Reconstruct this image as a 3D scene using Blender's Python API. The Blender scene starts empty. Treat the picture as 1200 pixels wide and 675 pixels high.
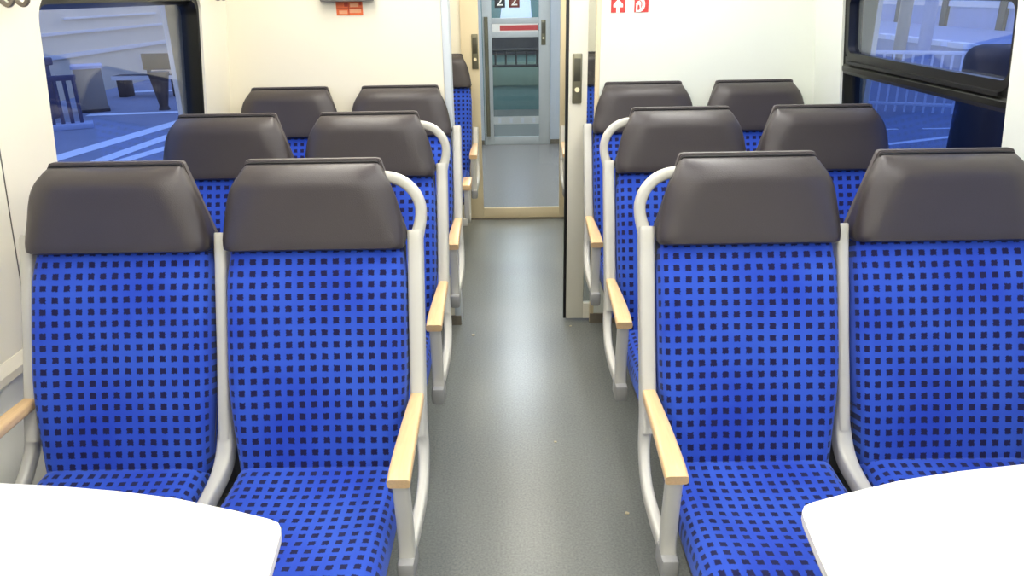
import bpy, bmesh, math, random
from mathutils import Vector, Matrix
random.seed(7)
scene = bpy.context.scene
C = scene.collection
PI = math.pi

# ------------------------------------------------------------------ camera
F_PX, PITCH, YAW, ROLL = 880.0, 0.3762, -0.0049, -0.0166
CAM = Vector((-0.0414, 0.0, 1.583))
cy_, sy_ = math.cos(YAW), math.sin(YAW)
cp_, sp_ = math.cos(PITCH), math.sin(PITCH)
cr_, sr_ = math.cos(ROLL), math.sin(ROLL)
r0 = Vector((cy_, -sy_, 0))
fw = Vector((sy_ * cp_, cy_ * cp_, -sp_))
up0 = Vector((sy_ * sp_, cy_ * sp_, cp_))
rr = r0 * cr_ + up0 * sr_
uu = up0 * cr_ - r0 * sr_
cd = bpy.data.cameras.new('camera')
cam = bpy.data.objects.new('camera', cd)
C.objects.link(cam)
M4 = Matrix((rr, uu, -fw)).transposed().to_4x4()
M4.translation = CAM
cam.matrix_world = M4
cd.sensor_width = 36.0
cd.lens = F_PX / 1200.0 * 36.0
cd.clip_start = 0.02
cd.clip_end = 300
scene.camera = cam

# ------------------------------------------------------------------ world, exposure
w = bpy.data.worlds.new('dusk')
scene.world = w
w.use_nodes = True
nt = w.node_tree
bg = nt.nodes['Background']
bg.inputs[0].default_value = (0.27, 0.43, 1.0, 1)
bg.inputs[1].default_value = 1.7
vs = scene.view_settings
vs.view_transform = 'Standard'
vs.look = 'None'
vs.gamma = 1.0
vs.use_curve_mapping = False
vs.exposure = 0.0

LIGHT_MAIN = 15.0       # emission of the strip diffusers
LIGHT_VEST = 20.0

# ------------------------------------------------------------------ materials
MATS = {}
def srgb(r, g, b):
    def f(c):
        c /= 255.0
        return c / 12.92 if c <= 0.04045 else ((c + 0.055) / 1.055) ** 2.4
    return (f(r), f(g), f(b), 1)

def mat(name, col, rough=0.5, metal=0.0, noise=0.0, nscale=20.0, bump=0.0, bscale=200.0, spec=0.5, coat=0.0, sheen=0.0, stretch=None):
    m = bpy.data.materials.new(name)
    m.use_nodes = True
    t = m.node_tree
    b = t.nodes['Principled BSDF']
    b.inputs['Base Color'].default_value = col
    b.inputs['Roughness'].default_value = rough
    b.inputs['Metallic'].default_value = metal
    b.inputs['Specular IOR Level'].default_value = spec
    b.inputs['Coat Weight'].default_value = coat
    b.inputs['Sheen Weight'].default_value = sheen
    tc = t.nodes.new('ShaderNodeTexCoord')
    mp = t.nodes.new('ShaderNodeMapping')
    if stretch: mp.inputs['Scale'].default_value = stretch
    t.links.new(tc.outputs['Object'], mp.inputs[0])
    if noise:
        n = t.nodes.new('ShaderNodeTexNoise')
        n.inputs['Scale'].default_value = nscale
        n.inputs['Detail'].default_value = 4
        t.links.new(mp.outputs[0], n.inputs['Vector'])
        mx = t.nodes.new('ShaderNodeMix')
        mx.data_type = 'RGBA'
        mx.inputs[6].default_value = tuple(c * (1 - noise) for c in col[:3]) + (1,)
        mx.inputs[7].default_value = tuple(min(1, c * (1 + noise)) for c in col[:3]) + (1,)
        t.links.new(n.outputs['Fac'], mx.inputs[0])
        t.links.new(mx.outputs[2], b.inputs['Base Color'])
    if bump:
        n2 = t.nodes.new('ShaderNodeTexNoise')
        n2.inputs['Scale'].default_value = bscale
        n2.inputs['Detail'].default_value = 3
        t.links.new(mp.outputs[0], n2.inputs['Vector'])
        bp = t.nodes.new('ShaderNodeBump')
        bp.inputs['Strength'].default_value = bump
        bp.inputs['Distance'].default_value = 0.002
        t.links.new(n2.outputs['Fac'], bp.inputs['Height'])
        t.links.new(bp.outputs[0], b.inputs['Normal'])
    MATS[name] = m
    return m

def emis(name, col, s):
    m = bpy.data.materials.new(name)
    m.use_nodes = True
    b = m.node_tree.nodes['Principled BSDF']
    b.inputs['Base Color'].default_value = (0.8, 0.8, 0.8, 1)
    b.inputs['Emission Color'].default_value = col
    b.inputs['Emission Strength'].default_value = s
    MATS[name] = m
    return m

def glass(name, tint, refl, rough=0.02):
    m = bpy.data.materials.new(name)
    m.use_nodes = True
    t = m.node_tree
    for n in list(t.nodes): t.nodes.remove(n)
    out = t.nodes.new('ShaderNodeOutputMaterial')
    tr = t.nodes.new('ShaderNodeBsdfTransparent')
    tr.inputs[0].default_value = tint
    gl = t.nodes.new('ShaderNodeBsdfGlossy')
    gl.inputs['Roughness'].default_value = rough
    mx = t.nodes.new('ShaderNodeMixShader')
    # angle-dependent reflection, the same from both faces of the pane
    lw = t.nodes.new('ShaderNodeLayerWeight')
    lw.inputs['Blend'].default_value = 0.5
    pw = t.nodes.new('ShaderNodeMath'); pw.operation = 'POWER'; pw.inputs[1].default_value = 4.0
    ml = t.nodes.new('ShaderNodeMath'); ml.operation = 'MULTIPLY_ADD'; ml.inputs[1].default_value = 0.5; ml.inputs[2].default_value = refl
    t.links.new(lw.outputs['Facing'], pw.inputs[0]); t.links.new(pw.outputs[0], ml.inputs[0])
    t.links.new(ml.outputs[0], mx.inputs[0])
    t.links.new(tr.outputs[0], mx.inputs[1])
    t.links.new(gl.outputs[0], mx.inputs[2])
    t.links.new(mx.outputs[0], out.inputs[0])
    MATS[name] = m
    return m

def fabric():
    m = bpy.data.materials.new('blue_moquette')
    m.use_nodes = True
    t = m.node_tree
    b = t.nodes['Principled BSDF']
    b.inputs['Roughness'].default_value = 0.85
    b.inputs['Specular IOR Level'].default_value = 0.25
    b.inputs['Sheen Weight'].default_value = 0.25
    b.inputs['Sheen Tint'].default_value = (0.45, 0.6, 1, 1)
    N, L = t.nodes.new, t.links.new
    uv = N('ShaderNodeUVMap')
    no = N('ShaderNodeTexNoise'); no.inputs['Scale'].default_value = 260
    L(uv.outputs[0], no.inputs['Vector'])
    sub = N('ShaderNodeVectorMath'); sub.operation = 'SUBTRACT'
    L(no.outputs['Color'], sub.inputs[0]); sub.inputs[1].default_value = (0.5, 0.5, 0.5)
    sc = N('ShaderNodeVectorMath'); sc.operation = 'SCALE'; sc.inputs['Scale'].default_value = 0.006
    L(sub.outputs[0], sc.inputs[0])
    ad = N('ShaderNodeVectorMath'); ad.operation = 'ADD'
    L(uv.outputs[0], ad.inputs[0]); L(sc.outputs[0], ad.inputs[1])
    sx = N('ShaderNodeSeparateXYZ'); L(ad.outputs[0], sx.inputs[0])
    masks = []
    for k in (0, 1):
        d = N('ShaderNodeMath'); d.operation = 'DIVIDE'; d.inputs[1].default_value = 0.0300
        L(sx.outputs[k], d.inputs[0])
        f = N('ShaderNodeMath'); f.operation = 'FRACT'; L(d.outputs[0], f.inputs[0])
        s = N('ShaderNodeMath'); s.operation = 'SUBTRACT'; s.inputs[1].default_value = 0.5
        L(f.outputs[0], s.inputs[0])
        a = N('ShaderNodeMath'); a.operation = 'ABSOLUTE'; L(s.outputs[0], a.inputs[0])
        r = N('ShaderNodeMapRange'); r.inputs['From Min'].default_value = 0.235; r.inputs['From Max'].default_value = 0.285
        r.inputs['To Min'].default_value = 1; r.inputs['To Max'].default_value = 0
        L(a.outputs[0], r.inputs['Value'])
        masks.append(r)
    mu = N('ShaderNodeMath'); mu.operation = 'MULTIPLY'
    L(masks[0].outputs[0], mu.inputs[0]); L(masks[1].outputs[0], mu.inputs[1])
    n2 = N('ShaderNodeTexNoise'); n2.inputs['Scale'].default_value = 5.5; n2.inputs['Detail'].default_value = 3
    L(uv.outputs[0], n2.inputs['Vector'])
    wr = N('ShaderNodeMapRange'); wr.inputs['From Min'].default_value = 0.3; wr.inputs['From Max'].default_value = 0.7
    L(n2.outputs['Fac'], wr.inputs['Value'])
    base = N('ShaderNodeMix'); base.data_type = 'RGBA'
    base.inputs[6].default_value = srgb(33, 65, 180)
    base.inputs[7].default_value = srgb(50, 88, 193)
    L(wr.outputs[0], base.inputs[0])
    dot = N('ShaderNodeMix'); dot.data_type = 'RGBA'
    L(mu.outputs[0], dot.inputs[0])
    L(base.outputs[2], dot.inputs[6])
    dot.inputs[7].default_value = srgb(22, 20, 66)
    L(dot.outputs[2], b.inputs['Base Color'])
    n3 = N('ShaderNodeTexNoise'); n3.inputs['Scale'].default_value = 900
    L(uv.outputs[0], n3.inputs['Vector'])
    bp = N('ShaderNodeBump'); bp.inputs['Strength'].default_value = 0.25; bp.inputs['Distance'].default_value = 0.001
    L(n3.outputs['Fac'], bp.inputs['Height']); L(bp.outputs[0], b.inputs['Normal'])
    MATS['fabric'] = m

fabric()
mat('leather', srgb(60, 54, 55), 0.38, bump=0.25, bscale=420, noise=0.08, nscale=12)
mat('shell', srgb(84, 78, 78), 0.45)
mat('black', srgb(14, 14, 16), 0.4)
mat('black_gloss', srgb(22, 23, 20), 0.28)
mat('frame_grey', srgb(196, 194, 184), 0.32, noise=0.04, nscale=8, coat=0.3)
mat('foot_grey', srgb(150, 150, 148), 0.4)
mat('wood', srgb(228, 192, 140), 0.35, noise=0.16, nscale=14, stretch=(14, 1.2, 14), coat=0.25)
mat('pan_grey', srgb(90, 90, 92), 0.6)
mat('wall_cream', srgb(242, 236, 217), 0.45, noise=0.015, nscale=3)
mat('wall_cool', srgb(232, 236, 226), 0.45, noise=0.015, nscale=3)
mat('wall_white', srgb(236, 234, 222), 0.42, noise=0.015, nscale=3)
mat('ledge', srgb(214, 208, 192), 0.5)
mat('ceiling', srgb(235, 233, 226), 0.6)
mat('post_white', srgb(206, 214, 220), 0.35)
mat('door_beige', srgb(230, 215, 180), 0.45, noise=0.05, nscale=6)
mat('leaf_white', srgb(228, 224, 208), 0.4, noise=0.04, nscale=5)
mat('kick', srgb(120, 112, 98), 0.6, noise=0.2, nscale=30)
mat('handle_metal', srgb(128, 124, 104), 0.38, 0.6)
mat('handle_dark', srgb(84, 82, 70), 0.4, 0.5)
mat('button_light', srgb(250, 238, 200), 0.3)
mat('door_grey', srgb(196, 200, 202), 0.45, noise=0.05, nscale=6)
mat('vest_wall', srgb(200, 208, 220), 0.5)
mat('vest_floor', srgb(150, 147, 145), 0.25, noise=0.18, nscale=60)
mat('red_band', srgb(196, 62, 66), 0.5)
mat('sign_red', srgb(206, 62, 58), 0.45)
mat('sign_white', srgb(250, 246, 240), 0.45)
mat('notice', srgb(238, 116, 62), 0.5, noise=0.12, nscale=40)
mat('notice_pale', srgb(246, 178, 134), 0.5, noise=0.08, nscale=60)
mat('notice_line', srgb(196, 66, 40), 0.5)
mat('screen_grey', srgb(122, 118, 112), 0.5)
mat('screen_dark', srgb(20, 22, 26), 0.2)
mat('table_white', srgb(248, 245, 234), 0.3, noise=0.01, nscale=30)
mat('table_edge', srgb(206, 200, 184), 0.5)
mat('hook_grey', srgb(130, 122, 112), 0.35, 0.7)
mat('crumb', srgb(190, 180, 150), 0.8)
mat('teal', srgb(112, 150, 154), 0.5, noise=0.1)
mat('green_panel', srgb(128, 156, 148), 0.6)
mat('dark_seat', srgb(40, 46, 62), 0.7, noise=0.3, nscale=6)
mat('rail_dark', srgb(30, 38, 50), 0.5)
mat('plate_dark', srgb(28, 30, 40), 0.5)
mat('plate_red', srgb(120, 50, 44), 0.5)
# outside
mat('platform', srgb(132, 138, 156), 0.7, noise=0.16, nscale=2.5)
mat('marking', srgb(236, 240, 246), 0.7)
mat('haze_beige', srgb(236, 218, 188), 0.8, noise=0.08, nscale=1.2)
mat('facade_band', srgb(236, 230, 222), 0.7)
mat('concrete_blue', srgb(168, 178, 204), 0.8, noise=0.12, nscale=3)
mat('rail_blue', srgb(48, 56, 92), 0.5)
mat('rail_pale', srgb(222, 226, 236), 0.5)
mat('box_tan', srgb(150, 138, 122), 0.7, noise=0.1)
mat('outdoor_dark', srgb(34, 36, 46), 0.7)
mat('post_tan', srgb(160, 150, 138), 0.7)
mat('track_bed', srgb(92, 96, 112), 0.9, noise=0.3, nscale=12)
glass('window_glass', (0.92, 0.94, 0.97, 1), 0.085)
glass('lower_glass', (0.62, 0.68, 0.78, 1), 0.05)
glass('door_glass', (0.90, 0.93, 0.94, 1), 0.02)
emis('lamp_warm', (1.0, 0.95, 0.84, 1), LIGHT_MAIN)
emis('lamp_neutral', (1.0, 0.985, 0.93, 1), LIGHT_MAIN)
emis('lamp_vest', (0.90, 0.94, 1.0, 1), LIGHT_VEST)
emis('far_window', (0.24, 0.42, 1.0, 1), 0.9)

def floor_mat():
    m = mat('floor_lino', srgb(112, 112, 103), 0.36)
    t = m.node_tree; N, L = t.nodes.new, t.links.new
    b = t.nodes['Principled BSDF']
    tc = N('ShaderNodeTexCoord')
    n = N('ShaderNodeTexNoise'); n.inputs['Scale'].default_value = 140; n.inputs['Detail'].default_value = 3
    n2 = N('ShaderNodeTexNoise'); n2.inputs['Scale'].default_value = 1.3; n2.inputs['Detail'].default_value = 1
    L(tc.outputs['Object'], n.inputs[0]); L(tc.outputs['Object'], n2.inputs[0])
    a = N('ShaderNodeMath'); a.operation = 'ADD'
    L(n.outputs['Fac'], a.inputs[0]); L(n2.outputs['Fac'], a.inputs[1])
    r = N('ShaderNodeValToRGB')
    r.color_ramp.elements[0].position = 0.30; r.color_ramp.elements[0].color = srgb(104, 108, 106)
    r.color_ramp.elements[1].position = 0.72; r.color_ramp.elements[1].color = srgb(145, 148, 144)
    h = N('ShaderNodeMath'); h.operation = 'MULTIPLY'; h.inputs[1].default_value = 0.5
    L(a.outputs[0], h.inputs[0]); L(h.outputs[0], r.inputs[0]); L(r.outputs[0], b.inputs['Base Color'])
    b.inputs['Roughness'].default_value = 0.27; b.inputs['Specular IOR Level'].default_value = 0.5
floor_mat()

# ------------------------------------------------------------------ mesh helpers
def link(name, me, m, parent=None, loc=None):
    o = bpy.data.objects.new(name, me)
    C.objects.link(o)
    if m is not None and len(me.materials) == 0:
        me.materials.append(MATS[m] if isinstance(m, str) else m)
    if parent is not None: o.parent = parent
    if loc is not None: o.location = loc
    return o

def mk(verts, faces, uv=None, smooth=True, sharp=None, flip=False):
    me = bpy.data.meshes.new('m')
    if flip: faces = [tuple(reversed(f)) for f in faces]
    me.from_pydata([tuple(v) for v in verts], [], faces)
    if uv:
        l = me.uv_layers.new(name='UVMap')
        for lp in me.loops: l.data[lp.index].uv = uv[lp.vertex_index]
    for p in me.polygons: p.use_smooth = smooth
    bm = bmesh.new(); bm.from_mesh(me)
    bmesh.ops.recalc_face_normals(bm, faces=bm.faces)
    if smooth and sharp:
        for e in bm.edges:
            if len(e.link_faces) == 2 and e.calc_face_angle(0) > sharp: e.smooth = False
    bm.to_mesh(me); bm.free()
    return me

def box(x0, x1, y0, y1, z0, z1, bev=0.0, seg=2):
    bm = bmesh.new()
    bmesh.ops.create_cube(bm, size=1)
    for v in bm.verts:
        v.co = Vector(((x0 + x1) / 2 + v.co.x * (x1 - x0), (y0 + y1) / 2 + v.co.y * (y1 - y0), (z0 + z1) / 2 + v.co.z * (z1 - z0)))
    if bev: bmesh.ops.bevel(bm, geom=list(bm.edges), offset=bev, segments=seg, affect='EDGES', profile=0.5)
    me = bpy.data.meshes.new('m'); bm.to_mesh(me); bm.free()
    if bev:
        for p in me.polygons: p.use_smooth = True
        me_sharp(me)
    return me

def me_sharp(me, ang=0.7):
    bm = bmesh.new(); bm.from_mesh(me)
    for e in bm.edges:
        if len(e.link_faces) == 2 and e.calc_face_angle(0) > ang: e.smooth = False
    bm.to_mesh(me); bm.free()

def merge(*ms):
    bm = bmesh.new()
    for m in ms: bm.from_mesh(m)
    me = bpy.data.meshes.new('m'); bm.to_mesh(me); bm.free()
    return me

def rsec(a, b, r=None, n=3):
    """rounded rectangle section, half sizes a, b"""
    if r is None: r = min(a, b) * 0.6
    pts = []
    for cx, cy, s in ((a - r, b - r, 0), (-a + r, b - r, 1), (-a + r, -b + r, 2), (a - r, -b + r, 3)):
        for k in range(n + 1):
            t = (s + k / n) * PI / 2
            pts.append((cx + r * math.cos(t), cy + r * math.sin(t)))
    return pts

def smooth_path(pts, n=6):
    out = []
    P = [Vector(p) for p in pts]
    for i in range(len(P) - 1):
        a = P[max(i - 1, 0)]; b = P[i]; c = P[i + 1]; d = P[min(i + 2, len(P) - 1)]
        for k in range(n):
            t = k / n
            out.append(0.5 * ((2 * b) + (c - a) * t + (2 * a - 5 * b + 4 * c - d) * t * t + (3 * b - a - 3 * c + d) * t ** 3))
    out.append(P[-1])
    return out

def sweep(path, side, sec):
    """path: 3D points; side: fixed axis; sec: list of (a along side, b along side x tangent) or callable(t)"""
    side = Vector(side).normalized()
    V, Fc = [], []
    n = len(path)
    for i, p in enumerate(path):
        p = Vector(p)
        t = (Vector(path[min(i + 1, n - 1)]) - Vector(path[max(i - 1, 0)])).normalized()
        nb = side.cross(t).normalized()
        S = sec(i / (n - 1)) if callable(sec) else sec
        for a, b in S: V.append(p + side * a + nb * b)
    k = len(S)
    for i in range(n - 1):
        for j in range(k):
            Fc.append((i * k + j, i * k + (j + 1) % k, (i + 1) * k + (j + 1) % k, (i + 1) * k + j))
    Fc.append(tuple(range(k))[::-1]); Fc.append(tuple(range((n - 1) * k, n * k)))
    return mk(V, Fc, smooth=True, sharp=0.9)

EDGE_S = [0, .006, .02, .045, .08, .13, .2, .3, .4]
def svals():
    a = [-1 + 2 * e for e in EDGE_S] + [0]
    return a + [-v for v in reversed(a[:-1])]
def tvals(n=14):
    a = [0, .006, .02, .045, .08, .13]
    m = [.13 + (.74) * k / n for k in range(1, n)]
    return a + m + [1 - e for e in reversed(a)]

def pillow(curve, hw, th, bth, rs, rt0, rt1, sag=0.0, x0=0.0, prof=None, flare=None):
    """padded slab along a (y,z) curve.  hw(t) half width, th(t) padding, rs(t)/rt: edge rounding (m)"""
    cv = [Vector((0, a, b)) for a, b in curve]
    L = [0]
    for i in range(1, len(cv)): L.append(L[-1] + (cv[i] - cv[i - 1]).length)
    tot = L[-1]
    def ev(t):
        d = t * tot
        for i in range(1, len(cv)):
            if d <= L[i] + 1e-9:
                f = (d - L[i - 1]) / (L[i] - L[i - 1])
                return cv[i - 1].lerp(cv[i], f)
        return cv[-1]
    S, T = svals(), tvals()
    V, UV, Fc = [], [], []
    def rp(e, r): 
        q = min(max(e / r, 0), 1) if r > 0 else 1
        return math.sqrt(max(0, 1 - (1 - q) ** 2))
    for t in T:
        c = ev(t)
        tg = (ev(min(t + .02, 1)) - ev(max(t - .02, 0))).normalized()
        n = Vector((1, 0, 0)).cross(tg)   # upwards curve -> faces -y ; backwards curve handled by sign below
        wdt = hw(t)
        for s in S:
            e = (1 - abs(s)) * wdt
            ks = prof(e, rs(t), t) if prof else rp(e, rs(t))
            k = ks * rp(t * tot, rt0) * rp((1 - t) * tot, rt1)
            off = th(t) * k - sag * math.cos(s * PI / 2) * math.sin(PI * t) * k
            fx = flare(t) * min(k * 1.4, 1) if flare else 0
            V.append(c + Vector((s * (wdt + fx) + x0, 0, 0)) + n * off)
            UV.append((s * wdt + math.copysign(th(t) * (1 - ks) * .8, s) + 0.5, t * tot + 0.5))
    ns, ntt = len(S), len(T)
    for i in range(ntt - 1):
        for j in range(ns - 1):
            Fc.append((i * ns + j, i * ns + j + 1, (i + 1) * ns + j + 1, (i + 1) * ns + j))
    # back boundary ring
    ring = [j for j in range(ns)] + [i * ns + ns - 1 for i in range(1, ntt)] + [(ntt - 1) * ns + j for j in range(ns - 2, -1, -1)] + [i * ns for i in range(ntt - 2, 0, -1)]
    base = len(V)
    for idx in ring:
        i = idx // ns
        c = ev(T[i]); tg = (ev(min(T[i] + .02, 1)) - ev(max(T[i] - .02, 0))).normalized()
        n = Vector((1, 0, 0)).cross(tg)
        V.append(V[idx] - n * bth); UV.append(UV[idx])
    m = len(ring)
    for a in range(m): Fc.append((ring[a], ring[(a + 1) % m], base + (a + 1) % m, base + a))
    # back cap: strips from left side to right side
    bi = {ring[a]: base + a for a in range(m)}
    for i in range(ntt - 1):
        if i == 0: lo = [bi[j] for j in range(ns)]
        else: lo = [bi[i * ns], bi[i * ns + ns - 1]]
        if i + 1 == ntt - 1: hi = [bi[(ntt - 1) * ns + j] for j in range(ns)]
        else: hi = [bi[(i + 1) * ns], bi[(i + 1) * ns + ns - 1]]
        Fc.append(tuple(lo + hi[::-1]))
    return mk(V, Fc, uv=UV, smooth=True, sharp=1.0)

def lerp(a, b, t): return a + (b - a) * t
def sstep(a, b, x):
    t = min(max((x - a) / (b - a), 0), 1); return t * t * (3 - 2 * t)

def tag(o, label=None, cat=None, group=None, kind=None):
    if label: o['label'] = label
    if cat: o['category'] = cat
    if group: o['group'] = group
    if kind: o['kind'] = kind
    return o
def empty(name, loc=(0, 0, 0), rz=0):
    o = bpy.data.objects.new(name, None); C.objects.link(o)
    o.location = loc; o.rotation_euler.z = rz; o.empty_display_size = 0.1
    return o
def struct(name, me, m, parent=None):
    o = link(name, me, m, parent)
    if parent is None: o['kind'] = 'structure'
    return o
def loft_poly(pts, h0, h1, axis='z', bev=0.0):
    """extrude a 2D polygon (x,y) from z=h0 to h1; axis 'y' means pts are (x,z) extruded along y"""
    bm = bmesh.new()
    def co(p, h): return (p[0], p[1], h) if axis == 'z' else ((p[0], h, p[1]) if axis == 'y' else (h, p[0], p[1]))
    f = bm.faces.new([bm.verts.new(co(p, h0)) for p in pts])
    r = bmesh.ops.extrude_face_region(bm, geom=[f])
    d = Vector(co((0, 0), h1)) - Vector(co((0, 0), h0))
    for v in [g for g in r['geom'] if isinstance(g, bmesh.types.BMVert)]: v.co += d
    bmesh.ops.recalc_face_normals(bm, faces=bm.faces)
    if bev:
        es = [e for e in bm.edges if len(e.link_faces) == 2 and e.calc_face_angle(0) > 1.2]
        bmesh.ops.bevel(bm, geom=es, offset=bev, segments=2, affect='EDGES')
    me = bpy.data.meshes.new('m'); bm.to_mesh(me); bm.free()
    return me
def cyl(p0, p1, r, n=12, r1=None):
    p0, p1 = Vector(p0), Vector(p1)
    t = (p1 - p0).normalized()
    a = t.orthogonal().normalized(); b = t.cross(a)
    r1 = r if r1 is None else r1
    V = [p0 + (a * math.cos(2 * PI * k / n) + b * math.sin(2 * PI * k / n)) * r for k in range(n)]
    V += [p1 + (a * math.cos(2 * PI * k / n) + b * math.sin(2 * PI * k / n)) * r1 for k in range(n)]
    Fc = [(k, (k + 1) % n, n + (k + 1) % n, n + k) for k in range(n)] + [tuple(range(n))[::-1], tuple(range(n, 2 * n))]
    return mk(V, Fc, smooth=True, sharp=0.8)

# ================================================================== STRUCTURE
Y_BACK, Y_PART, Y_PART2, Y_FAR, Y_END = -1.6, 3.515, 3.605, 5.43, 8.36
CEIL = 2.12
def wall_x(z):                       # inner face of the side wall, leaning in towards the roof
    if z < 0.64: return 1.40
    if z < 0.70: return lerp(1.40, 1.381, (z - 0.64) / 0.06)
    return 1.381 - (z - 0.70) * 0.107

fl = struct('floor', box(-1.45, 1.45, Y_BACK, Y_FAR + 0.02, -0.06, 0.0), 'floor_lino')
struct('floor_vestibule', box(-1.45, 1.45, Y_FAR + 0.02, Y_END + 3.4, -0.06, 0.0), 'vest_floor')
struct('ceiling', box(-1.45, 1.45, Y_BACK, Y_END + 3.4, CEIL, CEIL + 0.05), 'ceiling')
struct('wall_back', box(-1.45, 1.45, Y_BACK - 0.05, Y_BACK, 0, CEIL), 'wall_white')

WIN = [(0.10, 1.66), (2.11, 3.23)]   # window openings along the car (y0, y1)
WZ0, WZ1 = 0.80, 1.60
def rrect(y0, y1, z0, z1, r, n=6):
    pts = []
    for cy, cz, s in ((y1 - r, z1 - r, 0), (y0 + r, z1 - r, 1), (y0 + r, z0 + r, 2), (y1 - r, z0 + r, 3)):
        for k in range(n + 1):
            t = (s + k / n) * PI / 2
            pts.append((cy + r * math.cos(t), cz + r * math.sin(t)))
    return pts

def side_wall(sg):
    """wall panel with rounded window openings, on side sg (-1 left, +1 right)"""
    V, Fc = [], []
    ZS = [0.70, 0.75, WZ1 + 0.06, 1.75, CEIL]
    def add(y, z, d=0.0):
        V.append((sg * (wall_x(z) + d), y, z)); return len(V) - 1
    def quad(y0, y1, z0, z1):
        a = add(y0, z0); b = add(y1, z0); c = add(y1, z1); d = add(y0, z1)
        Fc.append((a, b, c, d))
    zlo, zhi = 0.74, 1.68
    cols = [Y_BACK, 0.0] + [1.76, 1.868] + [1.874, 2.02] + [3.30, Y_FAR]
    # solid strips
    for y0, y1 in ((Y_BACK, 0.02), (1.74, 1.869), (1.874, 2.03), (3.31, Y_FAR)): quad(y0, y1, 0.70, CEIL)
    for (a, b) in ((0.02, 1.74), (2.03, 3.31)):
        quad(a, b, 0.70, zlo); quad(a, b, zhi, CEIL)
        wi = WIN[0] if a < 1 else WIN[1]
        hole = rrect(wi[0], wi[1], WZ0, WZ1, 0.075)
        cyy, czz = (a + b) / 2, (zlo + zhi) / 2
        ho = [add(y, z) for y, z in hole]
        ou = []
        n4 = len(hole) // 4
        for k, (y, z) in enumerate(hole):
            s, q = k // n4, (k % n4) / (n4 - 1)
            cor = [(b, zhi), (a, zhi), (a, zlo), (b, zlo)][s]
            half = (n4 - 1) / 2
            kk = k % n4
            ey = {0: (wi[1], b), 1: (wi[0], a), 2: (wi[0], a), 3: (wi[1], b)}[s]
            if s in (0, 2):
                if kk <= half: Y = cor[0]; Z = lerp(z, cor[1], kk / half)
                else: Z = cor[1]; Y = lerp(cor[0], y, (kk - half) / half)
            else:
                if kk <= half: Z = cor[1]; Y = lerp(y, cor[0], kk / half)
                else: Y = cor[0]; Z = lerp(cor[1], z, (kk - half) / half)
            ou.append(add(Y, Z))
        m = len(ho)
        for k in range(m): Fc.append((ho[k], ho[(k + 1) % m], ou[(k + 1) % m], ou[k]))
        # short white return of the opening
        re = [add(y, z, 0.012) for y, z in hole]
        for k in range(m): Fc.append((ho[k], ho[(k + 1) % m], re[(k + 1) % m], re[k]))
    # lower wall
    me = mk(V, Fc, smooth=False)
    return me
for sg, nm, mm in ((-1, 'left', 'wall_cream'), (1, 'right', 'wall_cool')):
    wl = struct('wall_' + nm, side_wall(sg), mm)
    # dark joint behind the panel seam
    link('panel_joint', loft_poly([(sg * 1.386, 0.70), (sg * 1.400, 0.70), (sg * (wall_x(CEIL) + .019), CEIL), (sg * (wall_x(CEIL) + .005), CEIL)], 1.860, 1.884, 'y'), 'kick', wl)
    # lower panel and ledge
    link('lower_panel', box(min(sg * 1.40, sg * 1.43), max(sg * 1.40, sg * 1.43), Y_BACK, Y_FAR, 0, 0.638), 'wall_white', wl)
    link('heater_gap', box(min(sg * 1.415, sg * 1.43), max(sg * 1.415, sg * 1.43), Y_BACK, Y_FAR, 0.636, 0.65), 'kick', wl)
    tr = loft_poly([(sg * 1.425, 0.648), (sg * 1.372, 0.648), (sg * 1.362, 0.656), (sg * 1.362, 0.676), (sg * 1.378, 0.702), (sg * 1.425, 0.702)], Y_BACK, Y_PART, 'y')
    struct('trim_' + ('1' if sg < 0 else '2'), tr, 'ledge')
    # outer skin so that no light leaks in beside the openings
    def skin(sg=sg):
        ms = []
        segs = [(Y_BACK, WIN[0][0] - .03), (WIN[0][1] + .03, WIN[1][0] - .03), (WIN[1][1] + .03, Y_END + 3.4)]
        for a, b in segs: ms.append(box(min(sg * 1.45, sg * 1.47), max(sg * 1.45, sg * 1.47), a, b, -0.06, CEIL))
        for a, b in WIN:
            ms.append(box(min(sg * 1.45, sg * 1.47), max(sg * 1.45, sg * 1.47), a - .03, b + .03, -0.06, WZ0 - .03))
            ms.append(box(min(sg * 1.45, sg * 1.47), max(sg * 1.45, sg * 1.47), a - .03, b + .03, WZ1 + .03, CEIL))
        return merge(*ms)
    link('outer_skin', skin(), 'wall_white', wl)

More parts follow.
